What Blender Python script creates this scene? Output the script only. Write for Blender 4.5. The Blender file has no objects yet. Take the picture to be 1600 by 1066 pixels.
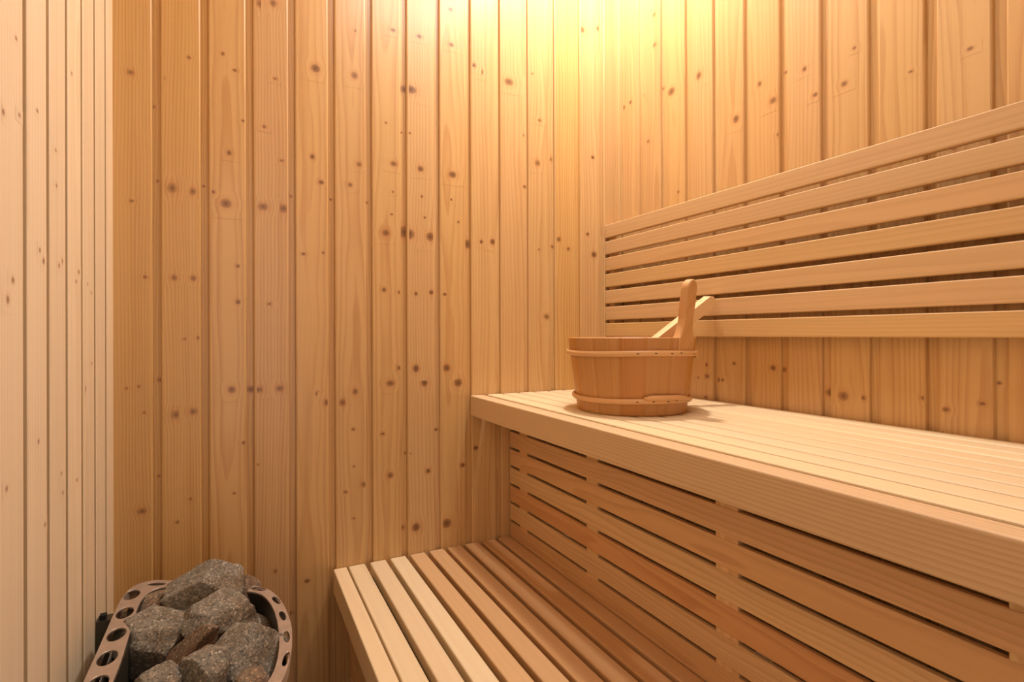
import bpy, bmesh, math, random
from mathutils import Vector, Matrix, noise

C = bpy.context.scene.collection
sc = bpy.context.scene
Z0 = 1.0186                      # height of the camera above the floor; measured heights below are relative to it
FL, CEIL = 0.0, 2.42
CAM = Vector((-1.062756, -1.316448, Z0))
RT = Vector((0.9002367, -0.43538877, -0.00324144))
UP = Vector((0.00228911, -0.00271178, 0.9999937))
FW = Vector((0.43539482, 0.90023845, 0.00144459))
PF, PX, PY = 820.013, 771.395, 521.296

def hit(u, v, axis, val):
    d = FW + RT*((u-PX)/PF) - UP*((v-PY)/PF)
    t = (val - CAM[axis]) / d[axis]
    return CAM + d*t

# ---------------------------------------------------------------- scene tree helpers
def link(name, mesh, parent=None, mats=()):
    o = bpy.data.objects.new(name, mesh); C.objects.link(o)
    if mesh is not None:
        for m in mats: mesh.materials.append(m)
    if parent: o.parent = parent
    return o

def tag(o, label=None, cat=None, group=None, kind=None):
    if label: o['label'] = label
    if cat: o['category'] = cat
    if group: o['group'] = group
    if kind: o['kind'] = kind
    return o

def empty(name, loc, label, cat, group=None):
    o = bpy.data.objects.new(name, None); C.objects.link(o)
    o.empty_display_size = .05
    o.location = loc
    return tag(o, label, cat, group)

def place(o, parent):
    """parent o keeping its world-space vertices: shift the mesh into the parent's frame"""
    o.parent = parent
    o.data.transform(Matrix.Translation(-parent.location))
    return o

# ---------------------------------------------------------------- materials
def nd(nt, t, **kw):
    n = nt.nodes.new(t)
    for k, v in kw.items(): setattr(n, k, v)
    return n

def mth(nt, op, a, b=None, c=None, clamp=False):
    n = nt.nodes.new('ShaderNodeMath'); n.operation = op; n.use_clamp = clamp
    for i, x in enumerate((a, b, c)):
        if x is None: continue
        if isinstance(x, (int, float)): n.inputs[i].default_value = x
        else: nt.links.new(x, n.inputs[i])
    return n.outputs[0]

def srgb(r, g, b):
    f = lambda c: ((c/255+.055)/1.055)**2.4 if c > 10 else c/255/12.92
    return (f(r), f(g), f(b), 1)

def mixc(nt, fac, a, b, mode='MIX'):
    n = nt.nodes.new('ShaderNodeMix'); n.data_type = 'RGBA'; n.blend_type = mode
    for i, x in ((0, fac), (6, a), (7, b)):
        if isinstance(x, (int, float)): n.inputs[i].default_value = x
        elif isinstance(x, tuple): n.inputs[i].default_value = x
        else: nt.links.new(x, n.inputs[i])
    return n.outputs[2]

def wood(name, light, dark, contrast=.5, ring=.0065, rough=.5, tone=.12, knotcol=(96, 52, 24), wavy=.03, bump=.12, coat=0., warm=(222, 184, 146)):
    m = bpy.data.materials.new(name); m.use_nodes = True
    nt = m.node_tree; nt.nodes.clear(); L = nt.links.new
    out = nd(nt, 'ShaderNodeOutputMaterial'); p = nd(nt, 'ShaderNodeBsdfPrincipled'); L(p.outputs[0], out.inputs[0])
    ga = nd(nt, 'ShaderNodeAttribute', attribute_name='grain'); ba = nd(nt, 'ShaderNodeAttribute', attribute_name='bid')
    ka = nd(nt, 'ShaderNodeAttribute', attribute_name='kn')
    sp = nd(nt, 'ShaderNodeSeparateXYZ'); L(ga.outputs['Vector'], sp.inputs[0])
    ks = nd(nt, 'ShaderNodeSeparateXYZ'); L(ka.outputs['Vector'], ks.inputs[0])
    l, a, b = sp.outputs
    wn = nd(nt, 'ShaderNodeTexWhiteNoise', noise_dimensions='1D'); L(ba.outputs['Fac'], wn.inputs['W'])
    rs = nd(nt, 'ShaderNodeSeparateXYZ'); L(wn.outputs['Color'], rs.inputs[0])
    r0, r1, r2 = rs.outputs
    # knot distance, 0 at the centre, 1 at the rim of its patch
    isk = mth(nt, 'GREATER_THAN', ks.outputs[2], 1e-5)
    kd = mth(nt, 'SQRT', mth(nt, 'ADD', mth(nt, 'POWER', ks.outputs[0], 2.), mth(nt, 'POWER', ks.outputs[1], 2.)))
    fall = mth(nt, 'MULTIPLY', isk, mth(nt, 'SUBTRACT', 1., kd, clamp=True), clamp=True)
    # grain bends round the knot
    a2 = mth(nt, 'SUBTRACT', a, mth(nt, 'MULTIPLY', mth(nt, 'MULTIPLY', ks.outputs[0], ks.outputs[2]), mth(nt, 'MULTIPLY', fall, .75)))
    lo = mth(nt, 'ADD', l, mth(nt, 'MULTIPLY', r0, 37.))
    cv = nd(nt, 'ShaderNodeCombineXYZ')
    L(mth(nt, 'MULTIPLY', lo, 1.1), cv.inputs[0]); L(mth(nt, 'MULTIPLY', a2, 7.), cv.inputs[1]); L(mth(nt, 'ADD', mth(nt, 'MULTIPLY', b, 7.), mth(nt, 'MULTIPLY', r1, 11.)), cv.inputs[2])
    n1 = nd(nt, 'ShaderNodeTexNoise'); n1.inputs['Scale'].default_value = 1.; n1.inputs['Detail'].default_value = 3; n1.inputs['Roughness'].default_value = .45
    L(cv.outputs[0], n1.inputs['Vector'])
    da = mth(nt, 'ADD', a2, mth(nt, 'MULTIPLY', mth(nt, 'SUBTRACT', r1, .5), .14))
    db = mth(nt, 'ADD', b, mth(nt, 'ADD', .015, mth(nt, 'MULTIPLY', r2, .06)))
    rad = mth(nt, 'SQRT', mth(nt, 'ADD', mth(nt, 'POWER', mth(nt, 'ABSOLUTE', da), 2.), mth(nt, 'POWER', mth(nt, 'ABSOLUTE', db), 2.)))
    rr = mth(nt, 'ADD', rad, mth(nt, 'MULTIPLY', n1.outputs[0], wavy))
    fr = mth(nt, 'FRACT', mth(nt, 'DIVIDE', rr, ring))
    late = mth(nt, 'MULTIPLY', mth(nt, 'POWER', fr, 2.2), mth(nt, 'SUBTRACT', 1., mth(nt, 'POWER', fr, 14.)))
    # fine fibre
    cf = nd(nt, 'ShaderNodeCombineXYZ'); L(mth(nt, 'MULTIPLY', lo, 6.), cf.inputs[0]); L(mth(nt, 'MULTIPLY', a2, 420.), cf.inputs[1]); L(mth(nt, 'MULTIPLY', b, 420.), cf.inputs[2])
    n2 = nd(nt, 'ShaderNodeTexNoise'); n2.inputs['Scale'].default_value = 1.; n2.inputs['Detail'].default_value = 2; L(cf.outputs[0], n2.inputs['Vector'])
    # broad streaks of heartwood
    cs = nd(nt, 'ShaderNodeCombineXYZ'); L(mth(nt, 'MULTIPLY', lo, .9), cs.inputs[0]); L(mth(nt, 'MULTIPLY', a2, 38.), cs.inputs[1]); L(mth(nt, 'MULTIPLY', r2, 20.), cs.inputs[2])
    n3 = nd(nt, 'ShaderNodeTexNoise'); n3.inputs['Scale'].default_value = 1.; n3.inputs['Detail'].default_value = 2; L(cs.outputs[0], n3.inputs['Vector'])
    f = mth(nt, 'MULTIPLY', late, contrast)
    f = mth(nt, 'ADD', f, mth(nt, 'MULTIPLY', mth(nt, 'SUBTRACT', n2.outputs[0], .5), contrast*.7))
    f = mth(nt, 'ADD', f, mth(nt, 'MULTIPLY', mth(nt, 'SUBTRACT', n3.outputs[0], .5), contrast*1.3), clamp=True)
    col = mixc(nt, f, srgb(*light), srgb(*dark))
    hs = nd(nt, 'ShaderNodeHueSaturation')
    L(mth(nt, 'ADD', .5, mth(nt, 'MULTIPLY', mth(nt, 'SUBTRACT', r0, .5), tone*.10)), hs.inputs['Hue'])
    L(mth(nt, 'ADD', 1., mth(nt, 'MULTIPLY', mth(nt, 'SUBTRACT', r1, .5), tone*1.6)), hs.inputs['Saturation'])
    L(mth(nt, 'ADD', 1., mth(nt, 'MULTIPLY', mth(nt, 'SUBTRACT', r2, .5), tone*1.3)), hs.inputs['Value'])
    L(col, hs.inputs['Color']); col = hs.outputs[0]
    # per-piece tone given by the builder (heartwood boards, painted shade on lower bench slats)
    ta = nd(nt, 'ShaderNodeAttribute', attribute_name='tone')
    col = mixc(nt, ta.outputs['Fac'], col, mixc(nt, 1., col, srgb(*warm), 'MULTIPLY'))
    # knot: brown halo then dark heart, ragged edge
    cn = nd(nt, 'ShaderNodeTexNoise'); cn.inputs['Scale'].default_value = 260.; cn.inputs['Detail'].default_value = 3; L(ga.outputs['Vector'], cn.inputs['Vector'])
    kr = mth(nt, 'ADD', kd, mth(nt, 'MULTIPLY', mth(nt, 'SUBTRACT', cn.outputs[0], .5), .16))
    def ss(lo_, hi_, x):
        n = nd(nt, 'ShaderNodeMapRange'); n.interpolation_type = 'SMOOTHSTEP'
        n.inputs['From Min'].default_value = lo_; n.inputs['From Max'].default_value = hi_
        n.inputs['To Min'].default_value = 1.; n.inputs['To Max'].default_value = 0.
        L(x, n.inputs['Value']); return n.outputs[0]
    halo = mth(nt, 'MULTIPLY', mth(nt, 'MULTIPLY', ss(.16, .8, kr), isk), .30)
    core = mth(nt, 'MULTIPLY', mth(nt, 'MULTIPLY', ss(.22, .36, kr), isk), mth(nt, 'ADD', .28, mth(nt, 'MULTIPLY', r2, .4)))
    heart = mth(nt, 'MULTIPLY', mth(nt, 'MULTIPLY', ss(.04, .2, kr), isk), .45)
    col = mixc(nt, halo, col, srgb(190, 120, 66))
    col = mixc(nt, core, col, srgb(*knotcol))
    col = mixc(nt, heart, col, srgb(58, 28, 14))
    L(col, p.inputs['Base Color'])
    p.inputs['Roughness'].default_value = rough
    p.inputs['IOR'].default_value = 1.45
    p.inputs['Coat Weight'].default_value = coat; p.inputs['Coat Roughness'].default_value = .22
    bp = nd(nt, 'ShaderNodeBump'); bp.inputs['Strength'].default_value = bump; bp.inputs['Distance'].default_value = .0006
    L(f, bp.inputs['Height']); L(bp.outputs[0], p.inputs['Normal'])
    return m

M = {}
M['wall'] = wood('spruce_panel_varnished', (213, 172, 115), (174, 116, 62), .60, .0062, .40, .06, coat=.45, wavy=.045)
M['wall_lit'] = wood('spruce_panel_lit', (234, 215, 184), (206, 176, 134), .46, .007, .5, .08)  # same spruce as the other walls, whiter light painted in as paler colour
M['bench'] = wood('aspen_bench', (230, 206, 166), (208, 176, 132), .28, .011, .48, .06, bump=.06)
M['fascia'] = wood('pine_fascia', (221, 189, 145), (184, 142, 96), .6, .0042, .5, .05, bump=.1, wavy=.015)
M['skirt'] = wood('cedar_skirt', (224, 184, 130), (176, 124, 74), .58, .0052, .5, .12, bump=.12, wavy=.06)
M['rest'] = wood('alder_backrest', (209, 171, 120), (174, 130, 82), .42, .006, .5, .07, bump=.06)
M['bucket'] = wood('pine_bucket', (206, 152, 92), (160, 106, 56), .5, .0030, .45, .10, bump=.08, wavy=.006)
M['hoop'] = wood('rattan_hoop', (226, 176, 118), (190, 136, 80), .4, .004, .4, .05)
M['handle'] = wood('birch_handle', (214, 164, 106), (180, 128, 74), .4, .006, .5, .05)
M['ladle'] = wood('birch_ladle', (238, 200, 150), (214, 168, 116), .3, .006, .5, .05)

def simple(name, col, rough=.5, metal=0., spec=None):
    m = bpy.data.materials.new(name); m.use_nodes = True
    nt = m.node_tree; p = nt.nodes['Principled BSDF']
    n = nd(nt, 'ShaderNodeTexNoise'); n.inputs['Scale'].default_value = 60; n.inputs['Detail'].default_value = 4
    tc = nd(nt, 'ShaderNodeTexCoord'); nt.links.new(tc.outputs['Object'], n.inputs['Vector'])
    c = mixc(nt, n.outputs[0], srgb(*[int(x*.88) for x in col]), srgb(*[min(255, int(x*1.08)) for x in col]))
    nt.links.new(c, p.inputs['Base Color'])
    nt.links.new(mth(nt, 'ADD', rough-.06, mth(nt, 'MULTIPLY', n.outputs[0], .12)), p.inputs['Roughness'])
    p.inputs['Metallic'].default_value = metal
    return m
M['steel'] = simple('brushed_steel', (196, 180, 166), .38, .6)
M['darksteel'] = simple('dark_steel', (92, 88, 78), .4, .8)
M['black'] = simple('plain_black', (22, 19, 17), .8)  # flat black for the hoop nicks, cord hole and bracket hook
M['concrete'] = simple('floor_tile', (120, 112, 104), .6)

def stone_mat(name, base, tint):
    m = bpy.data.materials.new(name); m.use_nodes = True
    nt = m.node_tree; L = nt.links.new; p = nt.nodes['Principled BSDF']
    tc = nd(nt, 'ShaderNodeTexCoord')
    v = nd(nt, 'ShaderNodeTexVoronoi'); v.inputs['Scale'].default_value = 400; L(tc.outputs['Object'], v.inputs['Vector'])
    sv = nd(nt, 'ShaderNodeSeparateColor'); L(v.outputs['Color'], sv.inputs[0])
    n = nd(nt, 'ShaderNodeTexNoise'); n.inputs['Scale'].default_value = 26; n.inputs['Detail'].default_value = 5; L(tc.outputs['Object'], n.inputs['Vector'])
    n2 = nd(nt, 'ShaderNodeTexNoise'); n2.inputs['Scale'].default_value = 240; n2.inputs['Detail'].default_value = 4; n2.inputs['Roughness'].default_value = .7; L(tc.outputs['Object'], n2.inputs['Vector'])
    r = nd(nt, 'ShaderNodeValToRGB'); e = r.color_ramp.elements
    e[0].position = 0.; e[0].color = srgb(*[int(c*.32) for c in base]); e[1].position = 1.; e[1].color = srgb(*[min(255, int(c*2.0)) for c in base])
    k = r.color_ramp.elements.new(.3); k.color = srgb(*[int(c*.85) for c in base])
    k = r.color_ramp.elements.new(.78); k.color = srgb(*base)
    k = r.color_ramp.elements.new(.92); k.color = srgb(*[min(255, int(c*1.35)) for c in base])
    L(mth(nt, 'ADD', mth(nt, 'MULTIPLY', sv.outputs[0], .78), mth(nt, 'MULTIPLY', n2.outputs[0], .26)), r.inputs[0])
    t = nd(nt, 'ShaderNodeMapRange'); t.inputs['From Min'].default_value = .46; t.inputs['From Max'].default_value = .68; t.inputs['To Max'].default_value = .75; L(n.outputs[0], t.inputs[0])
    L(mixc(nt, t.outputs[0], r.outputs[0], mixc(nt, 1., r.outputs[0], srgb(*tint), 'MULTIPLY')), p.inputs['Base Color'])
    p.inputs['Roughness'].default_value = .85
    b = nd(nt, 'ShaderNodeBump'); b.inputs['Strength'].default_value = .6; b.inputs['Distance'].default_value = .0012
    L(n2.outputs[0], b.inputs['Height']); L(b.outputs[0], p.inputs['Normal'])
    return m
M['stone_grey'] = stone_mat('granite_grey', (134, 125, 110), (205, 175, 140))
M['stone_brown'] = stone_mat('granite_brown', (126, 106, 84), (190, 130, 85))

# ---------------------------------------------------------------- mesh builder carrying wood-grain attributes
class WB:
    seq = 0
    def __init__(s): s.v = []; s.f = []; s.g = []; s.b = []; s.k = []; s.t = []; s.sm = []
    def add(s, vs, fs, gs, bid, ks=None, tone=0., smooth=False):
        o = len(s.v); s.v += [tuple(x) for x in vs]; s.g += [tuple(x) for x in gs]; s.b += [bid]*len(vs)
        s.k += ks if ks else [(0, 0, 0)]*len(vs); s.t += [tone]*len(vs)
        s.f += [tuple(i+o for i in f) for f in fs]; s.sm += [smooth]*len(fs)
    def prism(s, prof, org, A, B, Lx, length, tone=0., bid=None, smooth=False):
        """profile points (a,b) in axes A,B swept along Lx; closed ends"""
        if bid is None: WB.seq += 1; bid = WB.seq*1.37
        A, B, Lx, org = Vector(A), Vector(B), Vector(Lx), Vector(org); n = len(prof)
        vs, gs = [], []
        for t in (0, length):
            for a, b in prof: vs.append(org + A*a + B*b + Lx*t); gs.append((t, a, b))
        fs = [(i, (i+1) % n, n+(i+1) % n, n+i) for i in range(n)]
        vs += vs[:]; gs += gs[:]
        fs += [tuple(range(2*n, 3*n))[::-1], tuple(range(3*n, 4*n))]
        if A.cross(B).dot(Lx) < 0: fs = [f[::-1] for f in fs]
        s.add(vs, fs, gs, bid, tone=tone, smooth=smooth)
    def build(s, name, mat, parent=None, world=True):
        me = bpy.data.meshes.new(name); me.from_pydata(s.v, [], s.f)
        for nm, ty, data in (('grain', 'FLOAT_VECTOR', s.g), ('kn', 'FLOAT_VECTOR', s.k)):
            at = me.attributes.new(nm, ty, 'POINT'); at.data.foreach_set('vector', [c for v in data for c in v])
        for nm, data in (('bid', s.b), ('tone', s.t)):
            at = me.attributes.new(nm, 'FLOAT', 'POINT'); at.data.foreach_set('value', data)
        me.polygons.foreach_set('use_smooth', s.sm)
        me.update()
        o = link(name, me, None, (mat,))
        if parent: place(o, parent)
        return o

def rrect(w, h, r=.003, n=3):
    """rounded rectangle 0..w, 0..h counter-clockwise"""
    P = []
    for cx, cy, a0 in ((w-r, r, -90), (w-r, h-r, 0), (r, h-r, 90), (r, r, 180)):
        for i in range(n+1):
            a = math.radians(a0 + 90*i/n); P.append((cx+r*math.cos(a), cy+r*math.sin(a)))
    return P

X, Y, Zv = Vector((1, 0, 0)), Vector((0, 1, 0)), Vector((0, 0, 1))

# ---------------------------------------------------------------- panelled walls: raised boards, recessed tongues, dark grooves
def panel_wall(name, org, S, N, s0, s1, strips, knots, mat, zlo=FL, zhi=CEIL, groove_end=True, label='', D=.0065, rb=.003, undercut=False):
    """org+S*s+N*depth ; strips = [(a,b)] recessed between raised faces"""
    w = WB()
    poly = []                                    # (s, depth, board index)
    bi = 0; cur = s0; boards = []
    for a, b in strips:
        boards.append((cur, a, 0.)); boards.append((a, b, -D))
        poly.append([(cur, 0), (a-rb, 0), (a-rb*.35, -rb*.3), (a, -rb), (a+.0004, -D)])
        if groove_end: poly[-1] += [(b-.0009, -D), (b-.0009, -D-.001), (b-.0004, -D-.001), (b-.0002, -rb), (b+rb*.35, -rb*.3), (b+rb, 0)]
        elif undercut: poly[-1] += [(b+.006, -D), (b+.006, -.0014), (b, -.0014), (b+.0004, -.0008), (b+rb*.35, -.0003), (b+rb, 0)]
        else: poly[-1] += [(b-.0004, -D), (b, -rb), (b+rb*.35, -rb*.3), (b+rb, 0)]
        cur = b+rb
    poly.append([(cur, 0), (s1, 0)]); boards.append((cur, s1, 0.))
    ids = []
    for j, pl in enumerate(poly):
        WB.seq += 1; bid = WB.seq*1.37; ids.append(bid)
        mid = (pl[0][0] + (pl[1][0])) / 2
        for i in range(len(pl)-1):
            (sa, da), (sb, db) = pl[i], pl[i+1]
            # the bevel at the far side belongs to the next board
            vs = [org+S*sa+N*da+Zv*zlo, org+S*sb+N*db+Zv*zlo, org+S*sb+N*db+Zv*zhi, org+S*sa+N*da+Zv*zhi]
            gs = [(zlo, sa-mid, da), (zlo, sb-mid, db), (zhi, sb-mid, db), (zhi, sa-mid, da)]
            fs = [(0, 1, 2, 3)] if S.cross(Zv).dot(N) > 0 else [(3, 2, 1, 0)]
            w.add(vs, fs, gs, bid)
    # solid back of the wall
    T = -.03
    c = [org+S*s+N*T+Zv*z for s, z in ((s0, zlo), (s1, zlo), (s1, zhi), (s0, zhi))]
    fs = [(3, 2, 1, 0)] if S.cross(Zv).dot(N) > 0 else [(0, 1, 2, 3)]
    w.add(c, fs, [(0, 0, 0)]*4, 0.)
    rk = random.Random(7)
    for (s, z, r) in knots:
        r = max(r, .0032)
        for (a, b, d) in boards:
            if a <= s <= b:
                j = [i for i, pl in enumerate(poly) if pl[0][0] <= s <= pl[-1][0]]
                if not j: break
                pl = poly[j[0]]; mid = (pl[0][0]+pl[1][0])/2
                R = r*3.1; asp = rk.uniform(.85, 1.45); Rx, Rz = R*asp**.5, R/asp**.5
                lo, hi = (a+rb, b-rb) if d == 0 else (a+.001, b-.001)
                x0, x1 = max(s-Rx, lo), min(s+Rx, hi)
                if x1-x0 < .002: break
                dd = d+.00012+rk.random()*.0001
                cs = [(x0, z-Rz), (x1, z-Rz), (x1, z+Rz), (x0, z+Rz)]
                vs = [org+S*p+N*dd+Zv*q for p, q in cs]
                gs = [(q, p-mid, d) for p, q in cs]
                ks = [((p-s)/Rx, (q-z)/Rz, Rx) for p, q in cs]
                f = [(0, 1, 2, 3)] if S.cross(Zv).dot(N) > 0 else [(3, 2, 1, 0)]
                w.add(vs, f, gs, ids[j[0]], ks)
                break
    o = w.build(name, mat)
    return tag(o, label, 'wall', kind='structure')

KB = [(204,113,5),(295,90,3),(254,121,3),(239,165,3),(269,294,8),(301,299,6),(353,318,8),(384,318,6),(411,323,7),(443,326,8),(206,314,3),(227,433,3),(272,434,5),(302,435,5),
(372,472,4),(421,475,3),(425,476,3),(488,245,4),(502,285,4),(547,289,4),(561,257,4),(615,256,5),(657,264,5),(707,273,6),(632,138,7),(642,140,8),(688,153,7),(493,107,7),(554,118,6),
(555,48,2),(614,47,4),(655,57,4),(705,70,4),(704,15,4),(430,123,3),(408,6,8),(427,5,6),(413,198,3),(440,251,3),(603,364,6),(632,362,9),(640,366,8),(672,370,7),(688,372,6),(731,381,7),
(770,378,5),(783,384,7),(752,112,4),(740,102,4),(795,128,7),(840,255,5),(861,248,4),(474,397,3),(505,395,2),(600,453,4),(624,457,3),(650,459,3),(674,457,4),(695,460,3),(854,495,5),
(832,115,2),(843,188,3),(610,599,6),(624,575,4),(650,576,6),(663,598,6),(698,575,6),(716,598,7),(511,629,5),(535,629,6),(555,612,5),(497,615,4),(362,609,6),(392,609,6),(404,609,6),
(437,607,6),(275,648,7),(302,643,6),(250,594,4),(198,607,2),(217,604,2),(225,645,2),(552,671,3),(598,678,3),(610,743,5),(669,736,4),(723,727,4),(569,757,5),(540,769,3),(222,799,6),
(628,826,5),(650,824,7),(698,818,8),(430,893,3),(455,960,3),(480,908,4),(743,700,4),(381,692,3),(403,726,2),(248,745,2),(298,780,2),(277,816,3),(366,771,2),(360,889,2),(553,729,2),
(553,810,2),(634,709,2),(640,709,2),(682,672,3),(288,530,2),(310,528,3),(328,150,3),(348,84,3),(367,110,3),(358,239,4),(327,191,2),(381,189,3),(372,416,3),(246,282,2),(318,290,2),
(333,300,3),(614,300,2),(612,335,2),(659,307,2),(664,340,2),(716,347,2),(705,312,2),(603,192,2),(640,208,2),(628,206,2),(678,207,2),(455,306,2),(517,311,2),(574,316,2),(752,378,3),
(865,385,3),(878,378,3),(842,390,2),(873,374,4),(888,389,3),(908,46,6),(935,45,4),(924,250,2),(926,246,3),(918,366,3),(928,398,5),(818,210,3),(821,291,3)]
KR = [(1022,23,4),(1023,70,4),(1049,143,7),(1092,118,6),(1150,186,6),(1187,131,4),(1208,157,6),(1257,108,4),(1274,148,4),(1319,131,5),(1423,112,3),(1516,76,4),(975,168,3),
(985,160,3),(1005,150,3),(1033,138,3),(1013,221,3),(1104,570,3),(1105,588,4),(1091,590,2),(1121,594,4),(1129,594,3),(1147,568,3),(1174,577,6),(1208,575,5),(1221,578,5),(1296,614,8),
(1318,619,8),(1349,622,4),(1442,622,4),(1478,640,5),(1535,631,4),(1558,599,3),(1470,676,4),(1103,621,3),(1490,230,5),(1060,300,2),(1216,210,3),(1225,112,3),(1335,75,3)]
KL = [(43,195,3),(58,173,3),(20,438,6),(12,468,7),(62,391,4),(68,408,5),(92,415,4),(97,408,4),(119,440,3),(123,425,4),(137,444,2),(143,458,2),(133,608,5),(10,764,5),(60,690,3),
(143,568,2),(149,590,2),(112,115,2),(87,235,3),(88,290,3),(5,175,6),(30,180,3),(70,820,3),(98,770,2),(120,750,2),(25,60,3),(96,740,3)]

def toks(K, axis, val, f):
    out = []
    for u, v, r in K:
        p = hit(u, v, axis, val); d = (p-CAM).dot(FW)
        rr = r*d/PF*1.0
        out.append((f(p), p.z, rr))
    return out

# back wall y=0, s=x
strips = [(-.4195-.09*k, -.4195-.09*k+.0155) for k in range(9, -5, -1)]
strips = [(a, b) for a, b in strips if a > -1.29 and b < -.02]
panel_wall('wall_back', Vector((0, 0, 0)), X, -Y, -1.33, .03, strips, toks(KB, 1, 0., lambda p: p.x), M['wall'],
           label='back wall of varnished vertical spruce panelling with rows of knots')
# right wall x=0, s=-y
strips = [(.0338+.09*k-.0165, .0338+.09*k) for k in range(0, 22)]
panel_wall('wall_right', Vector((0, 0, 0)), -Y, -X, -.03, 2.03, strips, toks(KR, 0, 0., lambda p: -p.y), M['wall'], groove_end=False, D=.007, rb=.003,
           label='right wall of vertical spruce panelling behind the slatted backrest')
# left wall x=-1.298, s=y
strips = [(.0175-.0856*k, .0175-.0856*k+.013) for k in range(23, 0, -1)]
panel_wall('wall_left', Vector((-1.2982, 0, 0)), Y, X, -2.03, .03, strips, toks(KL, 0, -1.2982, lambda p: p.y), M['wall_lit'], groove_end=False, D=.012, rb=.0035, undercut=True,
           label='left wall of narrow vertical boards, coloured paler for its whiter light, seen at a grazing angle')

def boxobj(name, lo, hi, mat, parent=None):
    w = WB(); w.prism(rrect(hi[0]-lo[0], hi[1]-lo[1], .0005, 1), lo, X, Y, Zv, hi[2]-lo[2]); return w.build(name, mat, parent)

tag(boxobj('floor', (-1.34, -2.06, -.05), (.04, .04, 0), M['concrete']), 'grey floor of the sauna below the benches', 'floor', kind='structure')
w = WB()
for k in range(16):
    w.prism(rrect(.0865, .015, .0015, 2), (-1.34+k*.088, -2.06, CEIL), X, Zv, Y, 2.1)
tag(w.build('ceiling', M['wall']), 'ceiling of spruce boards', 'ceiling', kind='structure')
# front wall with the doorway the photo was taken from
w = WB()
for x0, x1, z0, z1 in ((-.62, .03, 0, CEIL), (-1.33, -.62, 1.98, CEIL)):
    n = max(1, int((x1-x0)/.09))
    for k in range(n):
        ww = (x1-x0)/n
        w.prism(rrect(ww-.002, .02, .002, 2), (x0+k*ww, -2.03, z0), X, Y, Zv, z1-z0)
tag(w.build('wall_front', M['wall']), 'panelled front wall with the doorway', 'wall', kind='structure')

# ---------------------------------------------------------------- upper bench
YB = -.002; YF = -1.995
ZU = Z0-.1664; ZL = Z0-.5686
up = empty('upper_bench', (-.25, -1., ZU-.1), 'upper sauna bench with pale slatted seat and deep front edge, carrying the bucket', 'bench')
w = WB(); w.prism(rrect(.0377, .055, .0028), (-.4976, YB, ZU-.055), X, Zv, -Y, YB-YF); w.build('front_board', M['fascia'], up)
for k in range(1, 9):
    x = -.4976+k*.0503+(.0 if k > 1 else .0)
    w = WB(); w.prism(rrect(.0436, .026, .0035), (x, YB, ZU-.026), X, Zv, -Y, YB-YF); w.build('slat', M['bench'], up)
w = WB(); w.prism(rrect(.041, .026, .0035), (-.0448, YB, ZU-.026), X, Zv, -Y, YB-YF); w.build('slat', M['bench'], up)
for y in (-.03, -.68, -1.33, -1.95):
    w = WB(); w.prism(rrect(.04, .028, .001), (-.445, y, ZU-.0545), Y, Zv, X, .435); w.build('cross_rail', M['fascia'], up)

# ---------------------------------------------------------------- riser skirt between the benches
sk = empty('bench_skirt', (-.36, -1., ZL), 'slatted skirt of horizontal boards between the upper and lower bench', 'bench skirt')
XR = -.3777
tones = [.1, .2, .1, .0, .45, .0, .15]
for k in range(-1, 6):
    zt = Z0-.2735-k*.0508
    w = WB(); w.prism(rrect(.0437, .010, .0015, 2), (XR, YB-.001, zt-.0437), Zv, X, -Y, YB-YF-.002, tone=tones[k+1]); w.build('slat', M['skirt'], sk)
for y0, y1 in ((-.055, -.096), (-.363, -.403), (-.712, -.754), (-1.069, -1.11), (-1.42, -1.46), (-1.78, -1.82)):
    w = WB(); w.prism(rrect(y0-y1, .04, .0015), (XR+.0014, y1, ZL-.03), Y, X, Zv, .37); w.build('post', M['skirt'], sk)

# ---------------------------------------------------------------- lower bench
lb = empty('lower_bench', (-.62, -1., 0), 'lower sauna bench with wide slatted seat in front of the skirt', 'bench')
w = WB(); w.prism(rrect(.0315, .058, .0028), (-.8600, YB, ZL-.058), X, Zv, -Y, YB-YF); w.build('front_board', M['bench'], lb)
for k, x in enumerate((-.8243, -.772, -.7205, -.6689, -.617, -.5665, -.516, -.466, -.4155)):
    w = WB(); w.prism(rrect(.0402 if k < 8 else .0373, .026, .0035), (x, YB, ZL-.026), X, Zv, -Y, YB-YF, tone=(0, 0, 0, .6, .7, .8, .75, .85, .7)[k]); w.build('slat', M['bench'], lb)  # inner slats toned darker, painting in the shade of the upper bench
for y in (-.03, -.68, -1.33, -1.95):
    w = WB(); w.prism(rrect(.04, .05, .001), (-.828, y, ZL-.0765), Y, Zv, X, .80); w.build('cross_rail', M['fascia'], lb)
for x in (-.79, -.06):
    for y in (-.06, -1.92):
        w = WB(); w.prism(rrect(.045, .045, .002), (x, y, 0), X, Y, Zv, ZL-.077); w.build('leg', M['fascia'], lb)
ls = empty('bench_skirt', (-.81, -1., 0), 'shaded slatted skirt under the front edge of the lower bench, beside the heater', 'bench skirt')
for k in range(8):
    zt = ZL-.0625-k*.0508
    if zt-.0437 < .02: break
    w = WB(); w.prism(rrect(.0437, .018, .0018, 2), (-.823, YB-.001, zt-.0437), Zv, X, -Y, YB-YF-.002, tone=.2); w.build('slat', M['skirt'], ls)

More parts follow.
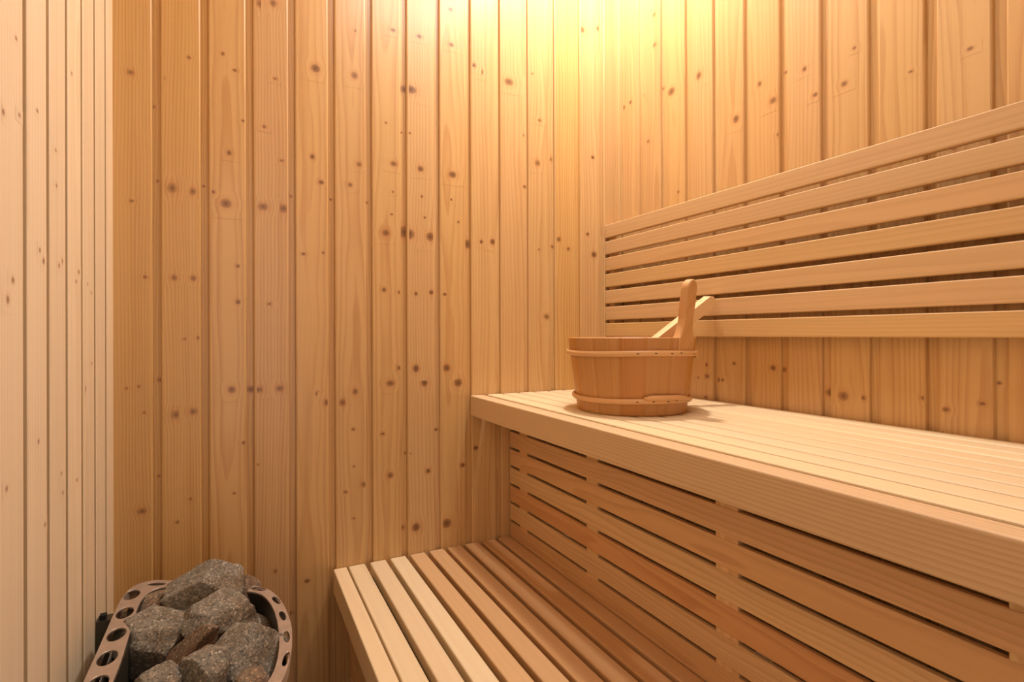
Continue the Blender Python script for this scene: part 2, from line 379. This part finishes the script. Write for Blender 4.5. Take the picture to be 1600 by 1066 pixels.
# ---------------------------------------------------------------- backrest
br = empty('backrest', (-.03, -1., Z0), 'slatted wooden backrest of seven horizontal slats mounted on the right wall', 'backrest')
for k in range(7):
    zt = Z0+.3355-k*.05052
    w = WB(); w.prism(rrect(.0401, .014, .0022), (-.045, YB-.004, zt-.0401), Zv, X, -Y, 1.85); w.build('slat', M['rest'], br)
for y in (-.032, -1.25, -1.82):
    w = WB(); w.prism(rrect(.026, .0302, .0015), (-.0308, y, Z0-.007), Y, X, Zv, .338); w.build('batten', M['rest'], br)

# ---------------------------------------------------------------- bucket
BC = Vector((-.2803, -.3974, ZU)); RB, RTOP, HB = .1168, .1372, .1585
bk = empty('bucket', BC, 'round wooden sauna bucket with two rattan hoops standing on the upper bench', 'bucket')
def rad(z): return RB+(RTOP-RB)*z/HB
w = WB(); NS = 15; TH = .013
for k in range(NS):
    WB.seq += 1; bid = WB.seq*1.37
    a0, a1 = 2*math.pi*(k+.15)/NS, 2*math.pi*(k+1.15)/NS
    n = 8; vs, gs, fs = [], [], []
    zs = (0.0, .002, HB-.0012, HB)
    for j in range(n+1):
        t = j/n; a = a0+(a1-a0)*t
        edge = -.0013 if j in (0, n) else 0.
        prof = [(rad(zs[0])-.0015+edge, zs[0]), (rad(zs[1])+edge, zs[1]), (rad(zs[2])+edge, zs[2]), (rad(zs[3])-.0012+edge, zs[3]), (rad(HB)-TH+.001, HB), (rad(HB)-TH, HB-.001), (rad(0)-TH, 0)]
        for (r, z) in prof:
            vs.append((BC.x+r*math.cos(a), BC.y+r*math.sin(a), BC.z+z+.0003)); gs.append((z, (t-.5)*(a1-a0)*.13, 0.))
    m_ = 7
    for j in range(n):
        for i in range(m_):
            fs.append((j*m_+i, (j+1)*m_+i, (j+1)*m_+(i+1) % m_, j*m_+(i+1) % m_))
    w.add(vs, fs, gs, bid, tone=(.0, .5, .1, .35, .0, .6, .15, .3)[k % 8]*.5)
w.build('body', M['bucket'], bk)
w = WB(); n = 40; r = RB-TH-.0003
w.prism([(r*math.cos(2*math.pi*i/n), r*math.sin(2*math.pi*i/n)) for i in range(n)], BC+Zv*.006, X, Y, Zv, .012); w.build('bottom', M['bucket'], bk)

def tube(w, pts, rx, rz, tone=0., n=10, ends=True, up=Zv):
    """elliptical tube along a path"""
    WB.seq += 1; bid = WB.seq*1.37
    vs, gs, fs = [], [], []; L = 0
    for i, p in enumerate(pts):
        p = Vector(p); q = Vector(pts[min(i+1, len(pts)-1)])-Vector(pts[max(i-1, 0)]); q.normalize()
        s = q.cross(up).normalized(); u = s.cross(q)
        k = 1.
        if ends: k = min(1, .35+min(i, len(pts)-1-i)*.3)
        if i: L += (p-Vector(pts[i-1])).length
        for j in range(n):
            a = 2*math.pi*j/n
            vs.append(p+s*(rx*k*math.cos(a))+u*(rz*k*math.sin(a))); gs.append((L, rx*math.cos(a)*1.5+j*.0003, rz*math.sin(a)))
    for i in range(len(pts)-1):
        for j in range(n): fs.append((i*n+j, i*n+(j+1) % n, (i+1)*n+(j+1) % n, (i+1)*n+j))
    fs.append(tuple(range(n))[::-1]); fs.append(tuple(range((len(pts)-1)*n, len(pts)*n)))
    w.add(vs, fs, gs, bid, tone=tone, smooth=True)

vaz = math.atan2(-.7614, -.6483)         # azimuth of the side towards the camera
raz = math.atan2(-.4354, .9002)          # azimuth of the right-hand side
for zh, a0, turns, drop in ((.1265, raz+.28, 1.13, -.0065), (.030, raz-.62, 1.16, .007)):
    pts = []; N = 120
    for i in range(N+1):
        t = i/N*turns; a = a0+2*math.pi*(1-t)
        over = max(0., (t-(turns-.17))/.17) if t > turns-.17 else 0.
        e = min(1., over*2.2); e = e*e*(3-2*e)
        z = zh+drop*e+.0012*math.sin(a*3+1)
        r = rad(z)+.0042+.0022*e
        pts.append(BC+Vector((r*math.cos(a), r*math.sin(a), z)))
    w = WB(); tube(w, pts, .0042, .0058, n=12); hp = w.build('hoop', M['hoop'], bk)
    rk = random.Random(3)
    for da in (-.05, .2, .62, .95, .45):   # dark nicks where twigs were cut from the hoop
        w = WB()
        a = vaz+da+.15; r = rad(zh)+.0082
        c = BC+Vector((r*math.cos(a), r*math.sin(a), zh+.0012*math.sin(a*3+1)+rk.uniform(-.001, .002)))
        tg = Vector((-math.sin(a), math.cos(a), rk.uniform(-.3, .3))).normalized()
        tube(w, [c-tg*.003, c-tg*.0015, c, c+tg*.0015, c+tg*.003], .0009, .0012, n=6)
        nk = w.build('nick', M['black'], None); nk.parent = hp; nk.data.transform(Matrix.Translation(-bk.location))

# long stave that rises as the grip
EA = raz-.88
er = Vector((math.cos(EA), math.sin(EA), 0)); et = Vector((-math.sin(EA), math.cos(EA), 0))
sl = (RTOP-RB)/HB
erz = (er*sl+Zv).normalized(); ern = er-erz*er.dot(erz); ern.normalize()
zb = .1285; ztop = .276
prof = []
def hw(z):           # half width of the grip at height z
    if z < HB: return .027
    if z < HB+.040:
        t = (z-HB)/.040; return .027-.0105*math.sin(t*math.pi/2)**.8
    base = .0165+.0018*math.sin((z-HB-.04)/(ztop-HB-.04)*math.pi)
    d = ztop-z
    if d < .018: return base*math.sqrt(max(0., 1-((.018-d)/.018)**2))
    return base
N = 34; zl = [zb+(ztop-zb)*(1-(1-i/N)**1.0) for i in range(N+1)]
zl += [ztop-.003, ztop-.001, ztop-.0003]; zl = sorted(set(zl))
right = [(hw(z), z) for z in zl]; left = [(-h, z) for h, z in right[::-1]]
outl = right[:-1]+[(0, ztop)]+left[1:]
bm = bmesh.new()
def ept(t, z, d): return BC+er*(rad(z)+.0008-d)+et*t+Zv*z
fv = [bm.verts.new(ept(t, z, 0)) for t, z in outl]; bv = [bm.verts.new(ept(t, z, .018)) for t, z in outl]
n = len(outl)
bm.faces.new(fv); bm.faces.new(bv[::-1])
for i in range(n): bm.faces.new((fv[i], bv[i], bv[(i+1) % n], fv[(i+1) % n]))
bm.normal_update()
bmesh.ops.recalc_face_normals(bm, faces=bm.faces)
ed = [e for e in bm.edges if (e.verts[0] in fv) == (e.verts[1] in fv) and min(e.verts[0].co.z, e.verts[1].co.z) > BC.z+HB+.0001]
bmesh.ops.bevel(bm, geom=ed, offset=.0042, segments=4, profile=.5, affect='EDGES')
bmesh.ops.triangulate(bm, faces=[f for f in bm.faces if len(f.verts) > 4])
me = bpy.data.meshes.new('grip_stave'); bm.to_mesh(me); bm.free()
def grainify(me, Ld, Ad, Bd, org, bid, tone=0.):
    g, org = [], Vector(org)
    for v in me.vertices:
        d = v.co-org; g += [d.dot(Ld), d.dot(Ad), d.dot(Bd)]
    me.attributes.new('grain', 'FLOAT_VECTOR', 'POINT').data.foreach_set('vector', g)
    me.attributes.new('bid', 'FLOAT', 'POINT').data.foreach_set('value', [bid]*len(me.vertices))
    me.attributes.new('tone', 'FLOAT', 'POINT').data.foreach_set('value', [tone]*len(me.vertices))
grainify(me, Zv, et, er, BC, 55.5)
g = link('grip_stave', me, None, (M['handle'],)); place(g, bk)

# ---------------------------------------------------------------- ladle in the bucket
TIP = Vector((-.055, -.4235, Z0+.082)); ST = Vector((-.206, -.399, Z0-.0215))
dl = (TIP-ST).normalized(); end = ST-dl*.125
la = empty('ladle', end, 'wooden ladle with square pale handle leaning out of the bucket towards the backrest', 'ladle')
la.rotation_euler = (0, 0, 0)
sd = dl.cross(Zv).normalized(); ud = sd.cross(dl)
rl = math.radians(-6); sd2 = sd*math.cos(rl)+ud*math.sin(rl); ud2 = ud*math.cos(rl)-sd*math.sin(rl)
bm = bmesh.new(); LL = (TIP-end).length; hs_, hu = .0110, .0145
side = [(0, -hu), (LL-.010, -hu), (LL-.003, -hu*.55), (LL, 0), (LL-.003, hu*.6), (LL-.011, hu), (0, hu)]
va = [bm.verts.new(end+dl*l+ud2*u+sd2*hs_) for l, u in side]; vb = [bm.verts.new(end+dl*l+ud2*u-sd2*hs_) for l, u in side]
bm.faces.new(va); bm.faces.new(vb[::-1])
for i in range(len(side)): bm.faces.new((va[i], vb[i], vb[(i+1) % len(side)], va[(i+1) % len(side)]))
bmesh.ops.recalc_face_normals(bm, faces=bm.faces)
bmesh.ops.bevel(bm, geom=bm.edges[:], offset=.0012, segments=2, profile=.5, affect='EDGES')
me = bpy.data.meshes.new('handle'); bm.to_mesh(me); bm.free(); grainify(me, dl, sd2, ud2, end, 77.)
h = link('handle', me, None, (M['ladle'],)); place(h, la)
w = WB(); c = TIP-dl*.030+ud2*(hu+.0001); tube(w, [c-dl*.0016, c-dl*.0008, c+dl*.0008, c+dl*.0016], .0011, .0004, n=8, up=ud2)
w.build('cord_hole', M['black'], la)
w = WB(); n = 28; cup = end+dl*.0; cup = Vector((end.x+.02, end.y, BC.z+.0195))     # the round scoop on the bottom
for ra, rb_, z0, z1 in ((.036, .036, 0, .004),):
    w.prism([(ra*math.cos(2*math.pi*i/n), ra*math.sin(2*math.pi*i/n)) for i in range(n)], cup, X, Y, Zv, .005)
vs, gs, fs = [], [], []
for i in range(n):
    a = 2*math.pi*i/n
    for r, z in ((.036, .005), (.041, .042), (.036, .042), (.031, .005)):
        vs.append(cup+Vector((r*math.cos(a), r*math.sin(a), z))); gs.append((z, a*.03, r))
for i in range(n):
    for j in range(4): fs.append((i*4+j, ((i+1) % n)*4+j, ((i+1) % n)*4+(j+1) % 4, i*4+(j+1) % 4))
w.add(vs, fs, gs, 88.); w.build('scoop', M['ladle'], la)

# ---------------------------------------------------------------- heater
HZ = Z0-.46
ht = empty('sauna_heater', (-1.14, -.43, HZ-.45), 'steel sauna heater with a perforated rounded rim, filled with stones, on the left wall', 'heater')
YM = -.860
halfo = [(-1.2500,-.43),(-1.2500,-.33),(-1.2505,-.2733),(-1.2500,-.215),(-1.2475,-.190),(-1.2420,-.1695),(-1.2300,-.1560),(-1.2150,-.1525),(-1.2010,-.1565),(-1.1750,-.1725),(-1.1300,-.2010),(-1.0900,-.2262),(-1.0560,-.2480),(-1.0330,-.2660),(-1.0160,-.2890),(-1.0050,-.3180),(-.9960,-.3600),(-.9915,-.4100),(-.9910,-.43)]
halfi = [(-1.2145,-.43),(-1.2165,-.36),(-1.2190,-.29),(-1.2195,-.245),(-1.2160,-.217),(-1.2080,-.199),(-1.1960,-.1915),(-1.1830,-.1940),(-1.1600,-.2075),(-1.1200,-.2330),(-1.0800,-.2580),(-1.0500,-.2775),(-1.0320,-.2950),(-1.0210,-.3200),(-1.0130,-.3600),(-1.0095,-.4000),(-1.0090,-.43)]
def full(h): return h+[(x, YM-y) for x, y in h[::-1]][1:-1]
outer, inner = full(halfo), full(halfi)
holes = []   # (x, y, half-length along, half-width across, angle)
for y, x in ((-.2013, -1.2360), (-.2683, -1.2351), (-.3386, -1.2342), (-.4041, -1.2335), (-.4664, -1.2325), (-.53, -1.2335), (-.595, -1.235), (-.66, -1.236)):
    holes.append((x, y, .0205, .0128, 90))
for x, y, ang in ((-1.2020, -.1735, -25), (-1.1570, -.2000, -32), (-1.1030, -.2325, -32), (-1.0344, -.2760, -42)):
    holes.append((x, y, .017, .0068, ang)); holes.append((x, YM-y, .017, .0068, -ang))
for x, y, ang in ((-1.0072, -.3346, 106), (-1.0012, -.3928, 96), (-1.0000, -.4598, 89), (-1.0050, -.5184, 76)):
    holes.append((x, y, .0175, .0050, ang))
cu = bpy.data.curves.new('rim', 'CURVE'); cu.dimensions = '2D'; cu.fill_mode = 'BOTH'; cu.extrude = .0011; cu.bevel_depth = .0005; cu.bevel_resolution = 1
def spl(pts):
    s = cu.splines.new('POLY'); s.points.add(len(pts)-1); s.use_cyclic_u = True
    for p, (x, y) in zip(s.points, pts): p.co = (x, y, 0, 1)
def smooth_loop(P, it=2):
    for _ in range(it):
        Q = []
        for i in range(len(P)):
            a, b = P[i], P[(i+1) % len(P)]
            Q += [(a[0]*.75+b[0]*.25, a[1]*.75+b[1]*.25), (a[0]*.25+b[0]*.75, a[1]*.25+b[1]*.75)]
        P = Q
    return P
outer, inner = smooth_loop(outer), smooth_loop(inner)
spl(outer); spl(inner)
for x, y, l, wd, ang in holes:
    a = math.radians(ang); ps = []
    for i in range(24):
        t = 2*math.pi*i/24; p, q = l*math.cos(t), wd*math.sin(t)
        ps.append((x+p*math.cos(a)-q*math.sin(a), y+p*math.sin(a)+q*math.cos(a)))
    spl(ps)
tmp = bpy.data.objects.new('tmp', cu); C.objects.link(tmp)
dg = bpy.context.evaluated_depsgraph_get(); dg.update()
me = bpy.data.meshes.new_from_object(tmp.evaluated_get(dg)); bpy.data.objects.remove(tmp)
me.transform(Matrix.Translation((0, 0, HZ)))
me.materials.clear()
rim = link('rim', me, None, (M['steel'],)); place(rim, ht)
def shell(name, loop, z0, z1, th, mat, bottom=None):
    """thin vertical wall following a loop"""
    c = (sum(p[0] for p in loop)/len(loop), sum(p[1] for p in loop)/len(loop))
    bm = bmesh.new(); n = len(loop); rings = []
    for k, z in ((0, z0), (0, z1), (1, z1), (1, z0)):
        r = []
        for x, y in loop:
            d = Vector((c[0]-x, c[1]-y)); d.normalize(); r.append(bm.verts.new((x+d.x*th*k, y+d.y*th*k, z)))
        rings.append(r)
    for a in range(4):
        A, B = rings[a], rings[(a+1) % 4]
        for i in range(n): bm.faces.new((A[i], A[(i+1) % n], B[(i+1) % n], B[i]))
    if bottom is not None:
        r = [bm.verts.new((v.co.x, v.co.y, bottom)) for v in rings[3]]; bm.faces.new(r)
    bmesh.ops.recalc_face_normals(bm, faces=bm.faces)
    for f in bm.faces: f.smooth = len(f.verts) == 4
    me = bpy.data.meshes.new(name); bm.to_mesh(me); bm.free()
    o = link(name, me, None, (mat,)); o.data.set_sharp_from_angle(angle=math.radians(40)); return place(o, ht)
def inset(loop, d):
    n = len(loop); out = []
    for i in range(n):
        a, b = Vector(loop[i-1]), Vector(loop[(i+1) % n]); t = (b-a).normalized(); nn = Vector((t.y, -t.x))
        p = Vector(loop[i]); cc = Vector((-1.12, -.43))-p
        if nn.dot(cc) < 0: nn = -nn
        out.append(tuple(p+nn*d))
    return out
shell('rim_skirt', inset(outer, .0015), HZ-.022, HZ-.0006, .0012, M['steel'])
shell('casing', inset(outer, .007), .0, HZ-.030, .0015, M['steel'])
shell('stone_basket', inset(inner, .0003), HZ-.23, HZ-.0010, .0012, M['darksteel'], bottom=HZ-.228)
# rack plate, bracket to the wall
for y0, y1, z0, z1 in ((-.153, -.128, -.75, -.517), (-.73, -.70, -.75, -.517)):
    w = WB(); w.prism(rrect(.054, y1-y0 if y1 > y0 else y0-y1, .0008, 1), (-1.2975, min(y0, y1), Z0+z0), X, Y, Zv, z1-z0); w.build('bracket', M['darksteel'], ht)
w = WB(); w.prism(rrect(.010, .012, .001, 1), (-1.293, -.150, Z0-.516), X, Y, Zv, .008); w.build('bracket_hook', M['black'], ht)

# ---------------------------------------------------------------- stones
def rock(name, c, size, rot, seed, mat, label, planes=13, lump=.05, cut=()):
    rg = random.Random(seed)
    bm = bmesh.new(); bmesh.ops.create_icosphere(bm, subdivisions=5, radius=1.)
    pl = []
    for i in range(planes):
        v = Vector((rg.gauss(0, 1), rg.gauss(0, 1), rg.gauss(0, 1))).normalized(); pl.append((v, rg.uniform(.62, .92)))
    if cut: pl = [(n_, k*1.12) for n_, k in pl] + [(Vector(q[:3]).normalized(), q[3]) for q in cut]
    off = Vector((rg.uniform(-9, 9), rg.uniform(-9, 9), rg.uniform(-9, 9)))
    S = Matrix.Diagonal(Vector(size)); R = Matrix.Rotation(rot[0], 3, 'X') @ Matrix.Rotation(rot[1], 3, 'Y') @ Matrix.Rotation(rot[2], 3, 'Z')
    base = Matrix((RT.xyz, Vector((FW.x, FW.y, 0)).normalized(), Zv)).transposed()
    for v in bm.verts:
        d = v.co.normalized(); r = 1.12
        for n_, k in pl:
            q = d.dot(n_)
            if q > .05: r = min(r, k/q)
        r *= 1+lump*(noise.noise(d*1.7+off))+.035*noise.noise(d*6+off)+.014*noise.noise(d*17+off)+.007*noise.noise(d*40+off)
        p = d*r
        v.co = base @ (R @ (S @ p))
    me = bpy.data.meshes.new(name); bm.to_mesh(me); bm.free()
    for f in me.polygons: f.use_smooth = True
    o = link(name, me, None, (mat,)); me.set_sharp_from_angle(angle=math.radians(32)); o.location = c
    return tag(o, label, 'stone', 'stones heaped in the sauna heater')
D2 = math.radians
# (u, v, height of centre above the rim, half sizes right/forward/up, image roll, seed, material, label)
rocks = [
 (240, 999, -.030, (.068, .058, .050), (0, D2(2), .0), 11, 'stone_grey', 'large flat-topped grey stone beside the left rim of the heater'),
 (323, 920, .010, (.068, .050, .058), (0, D2(3), .1), 4, 'stone_grey', 'pointed grey stone crowning the heap at the back'),
 (339, 969, -.006, (.062, .050, .044), (0, D2(-2), .05), 23, 'stone_grey', 'broad grey stone in the middle of the heap, in front of the pointed one'),
 (254, 940, -.018, (.048, .040, .026), (0, D2(-8), 1.), 31, 'stone_brown', 'reddish-brown stone at the back left corner of the heap'),
 (380, 932, -.016, (.032, .026, .032), (0, 0, .7), 47, 'stone_brown', 'dark brown stone behind the right shoulder of the pointed stone'),
 (402, 949, -.036, (.024, .028, .030), (0, 0, 1.7), 52, 'stone_brown', 'small brown stone lying at the back right, near the open gap by the rim'),
 (385, 1029, -.026, (.055, .048, .050), (0, D2(-12), .1), 67, 'stone_grey', 'large sloping grey stone against the right rim'),
 (408, 984, -.052, (.038, .034, .030), (0, D2(20), .5), 71, 'stone_grey', 'grey stone wedged behind the large sloping stone at the right rim'),
 (293, 1022, -.030, (.054, .026, .024), (0, D2(-38), 0), 83, 'stone_brown', 'long narrow brown stone lying diagonally between the big left stone and the middle'),
 (329, 1052, -.020, (.036, .036, .044), (0, D2(-8), .9), 97, 'stone_grey', 'upright rounded grey stone low in the middle at the front of the heap'),
 (251, 1074, -.020, (.040, .036, .032), (0, 0, .2), 101, 'stone_grey', 'rounded grey stone at the front left, cut by the bottom of the photo'),
 (357, 1034, -.052, (.020, .022, .030), (0, 0, 0), 113, 'stone_grey', 'small grey stone in the gap beside the upright rounded one'),
 (398, 1068, -.022, (.024, .024, .018), (0, 0, .4), 127, 'stone_brown', 'small brown stone at the front right, under the large sloping stone'),
 (300, 985, -.090, (.055, .045, .040), (0, 0, .4), 137, 'stone_brown', 'dark brown stone lowest under the middle of the heap, seen only through the gaps'),
 (370, 1000, -.090, (.050, .050, .040), (0, 0, .9), 139, 'stone_brown', 'dark brown stone lowest under the right side of the heap, beneath the sloping stone'),
]
CUT = {4: ((-.52, -.25, .8, .58), (.60, -.2, .75, .62), (-.1, -.95, .1, .78), (.1, .5, .8, .85)),
       11: ((.0, -.12, 1., .68), (.05, -1., -.15, .80), (-.9, -.2, .25, .86), (.85, .1, .1, .85)),
       23: ((.05, -.30, .95, .66), (.1, -.92, -.45, .70), (-.75, -.3, .35, .80), (.9, -.1, .1, .82)),
       67: ((-.35, -.35, .85, .72), (.62, -.62, .42, .72), (-.75, -.5, -.1, .82)),
       97: ((-.1, -.45, .85, .80), (.75, -.4, .3, .78), (-.8, -.3, .3, .82)),
       83: ((.1, -.7, .7, .62), (-.1, .6, .75, .7))}
for u, v, dz, size, rot, seed, mt, lab in rocks:
    c = hit(u, v, 2, HZ+dz)
    rock('stone', c, size, rot, seed, M[mt], lab, cut=CUT.get(seed, ()))

# ---------------------------------------------------------------- light
def light(name, ty, loc, energy, col, **kw):
    l = bpy.data.lights.new(name, ty); l.energy = energy; l.color = col
    for k, v in kw.items(): setattr(l, k, v)
    o = bpy.data.objects.new(name, l); C.objects.link(o); o.location = loc; return o
light('corner_lamp', 'AREA', (-.25, -.23, CEIL-.03), 14.5, (1., .93, .85), shape='DISK', size=.11)
light('ceiling_bounce', 'AREA', (-.44, -.72, CEIL-.03), 7., (1., .97, .94), shape='SQUARE', size=.5)  # unseen area light standing in for flash bounced off the ceiling
d = light('doorway_fill', 'AREA', (-.98, -1.97, 1.2), 2.2, (1., .95, .90), shape='RECTANGLE', size=.66, size_y=1.5)  # soft fill added at the doorway to lift the skirt and bench fronts
d.rotation_euler = (math.radians(90), 0, 0)
wd = bpy.data.worlds.new('hall'); sc.world = wd; wd.use_nodes = True
wd.node_tree.nodes['Background'].inputs[0].default_value = (1, .92, .82, 1); wd.node_tree.nodes['Background'].inputs[1].default_value = .15

# ---------------------------------------------------------------- camera
cd = bpy.data.cameras.new('camera'); co = bpy.data.objects.new('camera', cd); C.objects.link(co)
cd.sensor_width = 36; cd.lens = PF/1600*36; cd.shift_x = (800-PX)/1600; cd.shift_y = -(533-PY)/1600; cd.clip_start = .01
R = Matrix((RT, UP, -FW)).transposed().to_4x4(); co.matrix_world = Matrix.Translation(CAM) @ R
sc.camera = co
sc.view_settings.view_transform = 'Standard'; sc.view_settings.look = 'None'; sc.view_settings.gamma = 1; sc.view_settings.exposure = .21; sc.view_settings.use_curve_mapping = False
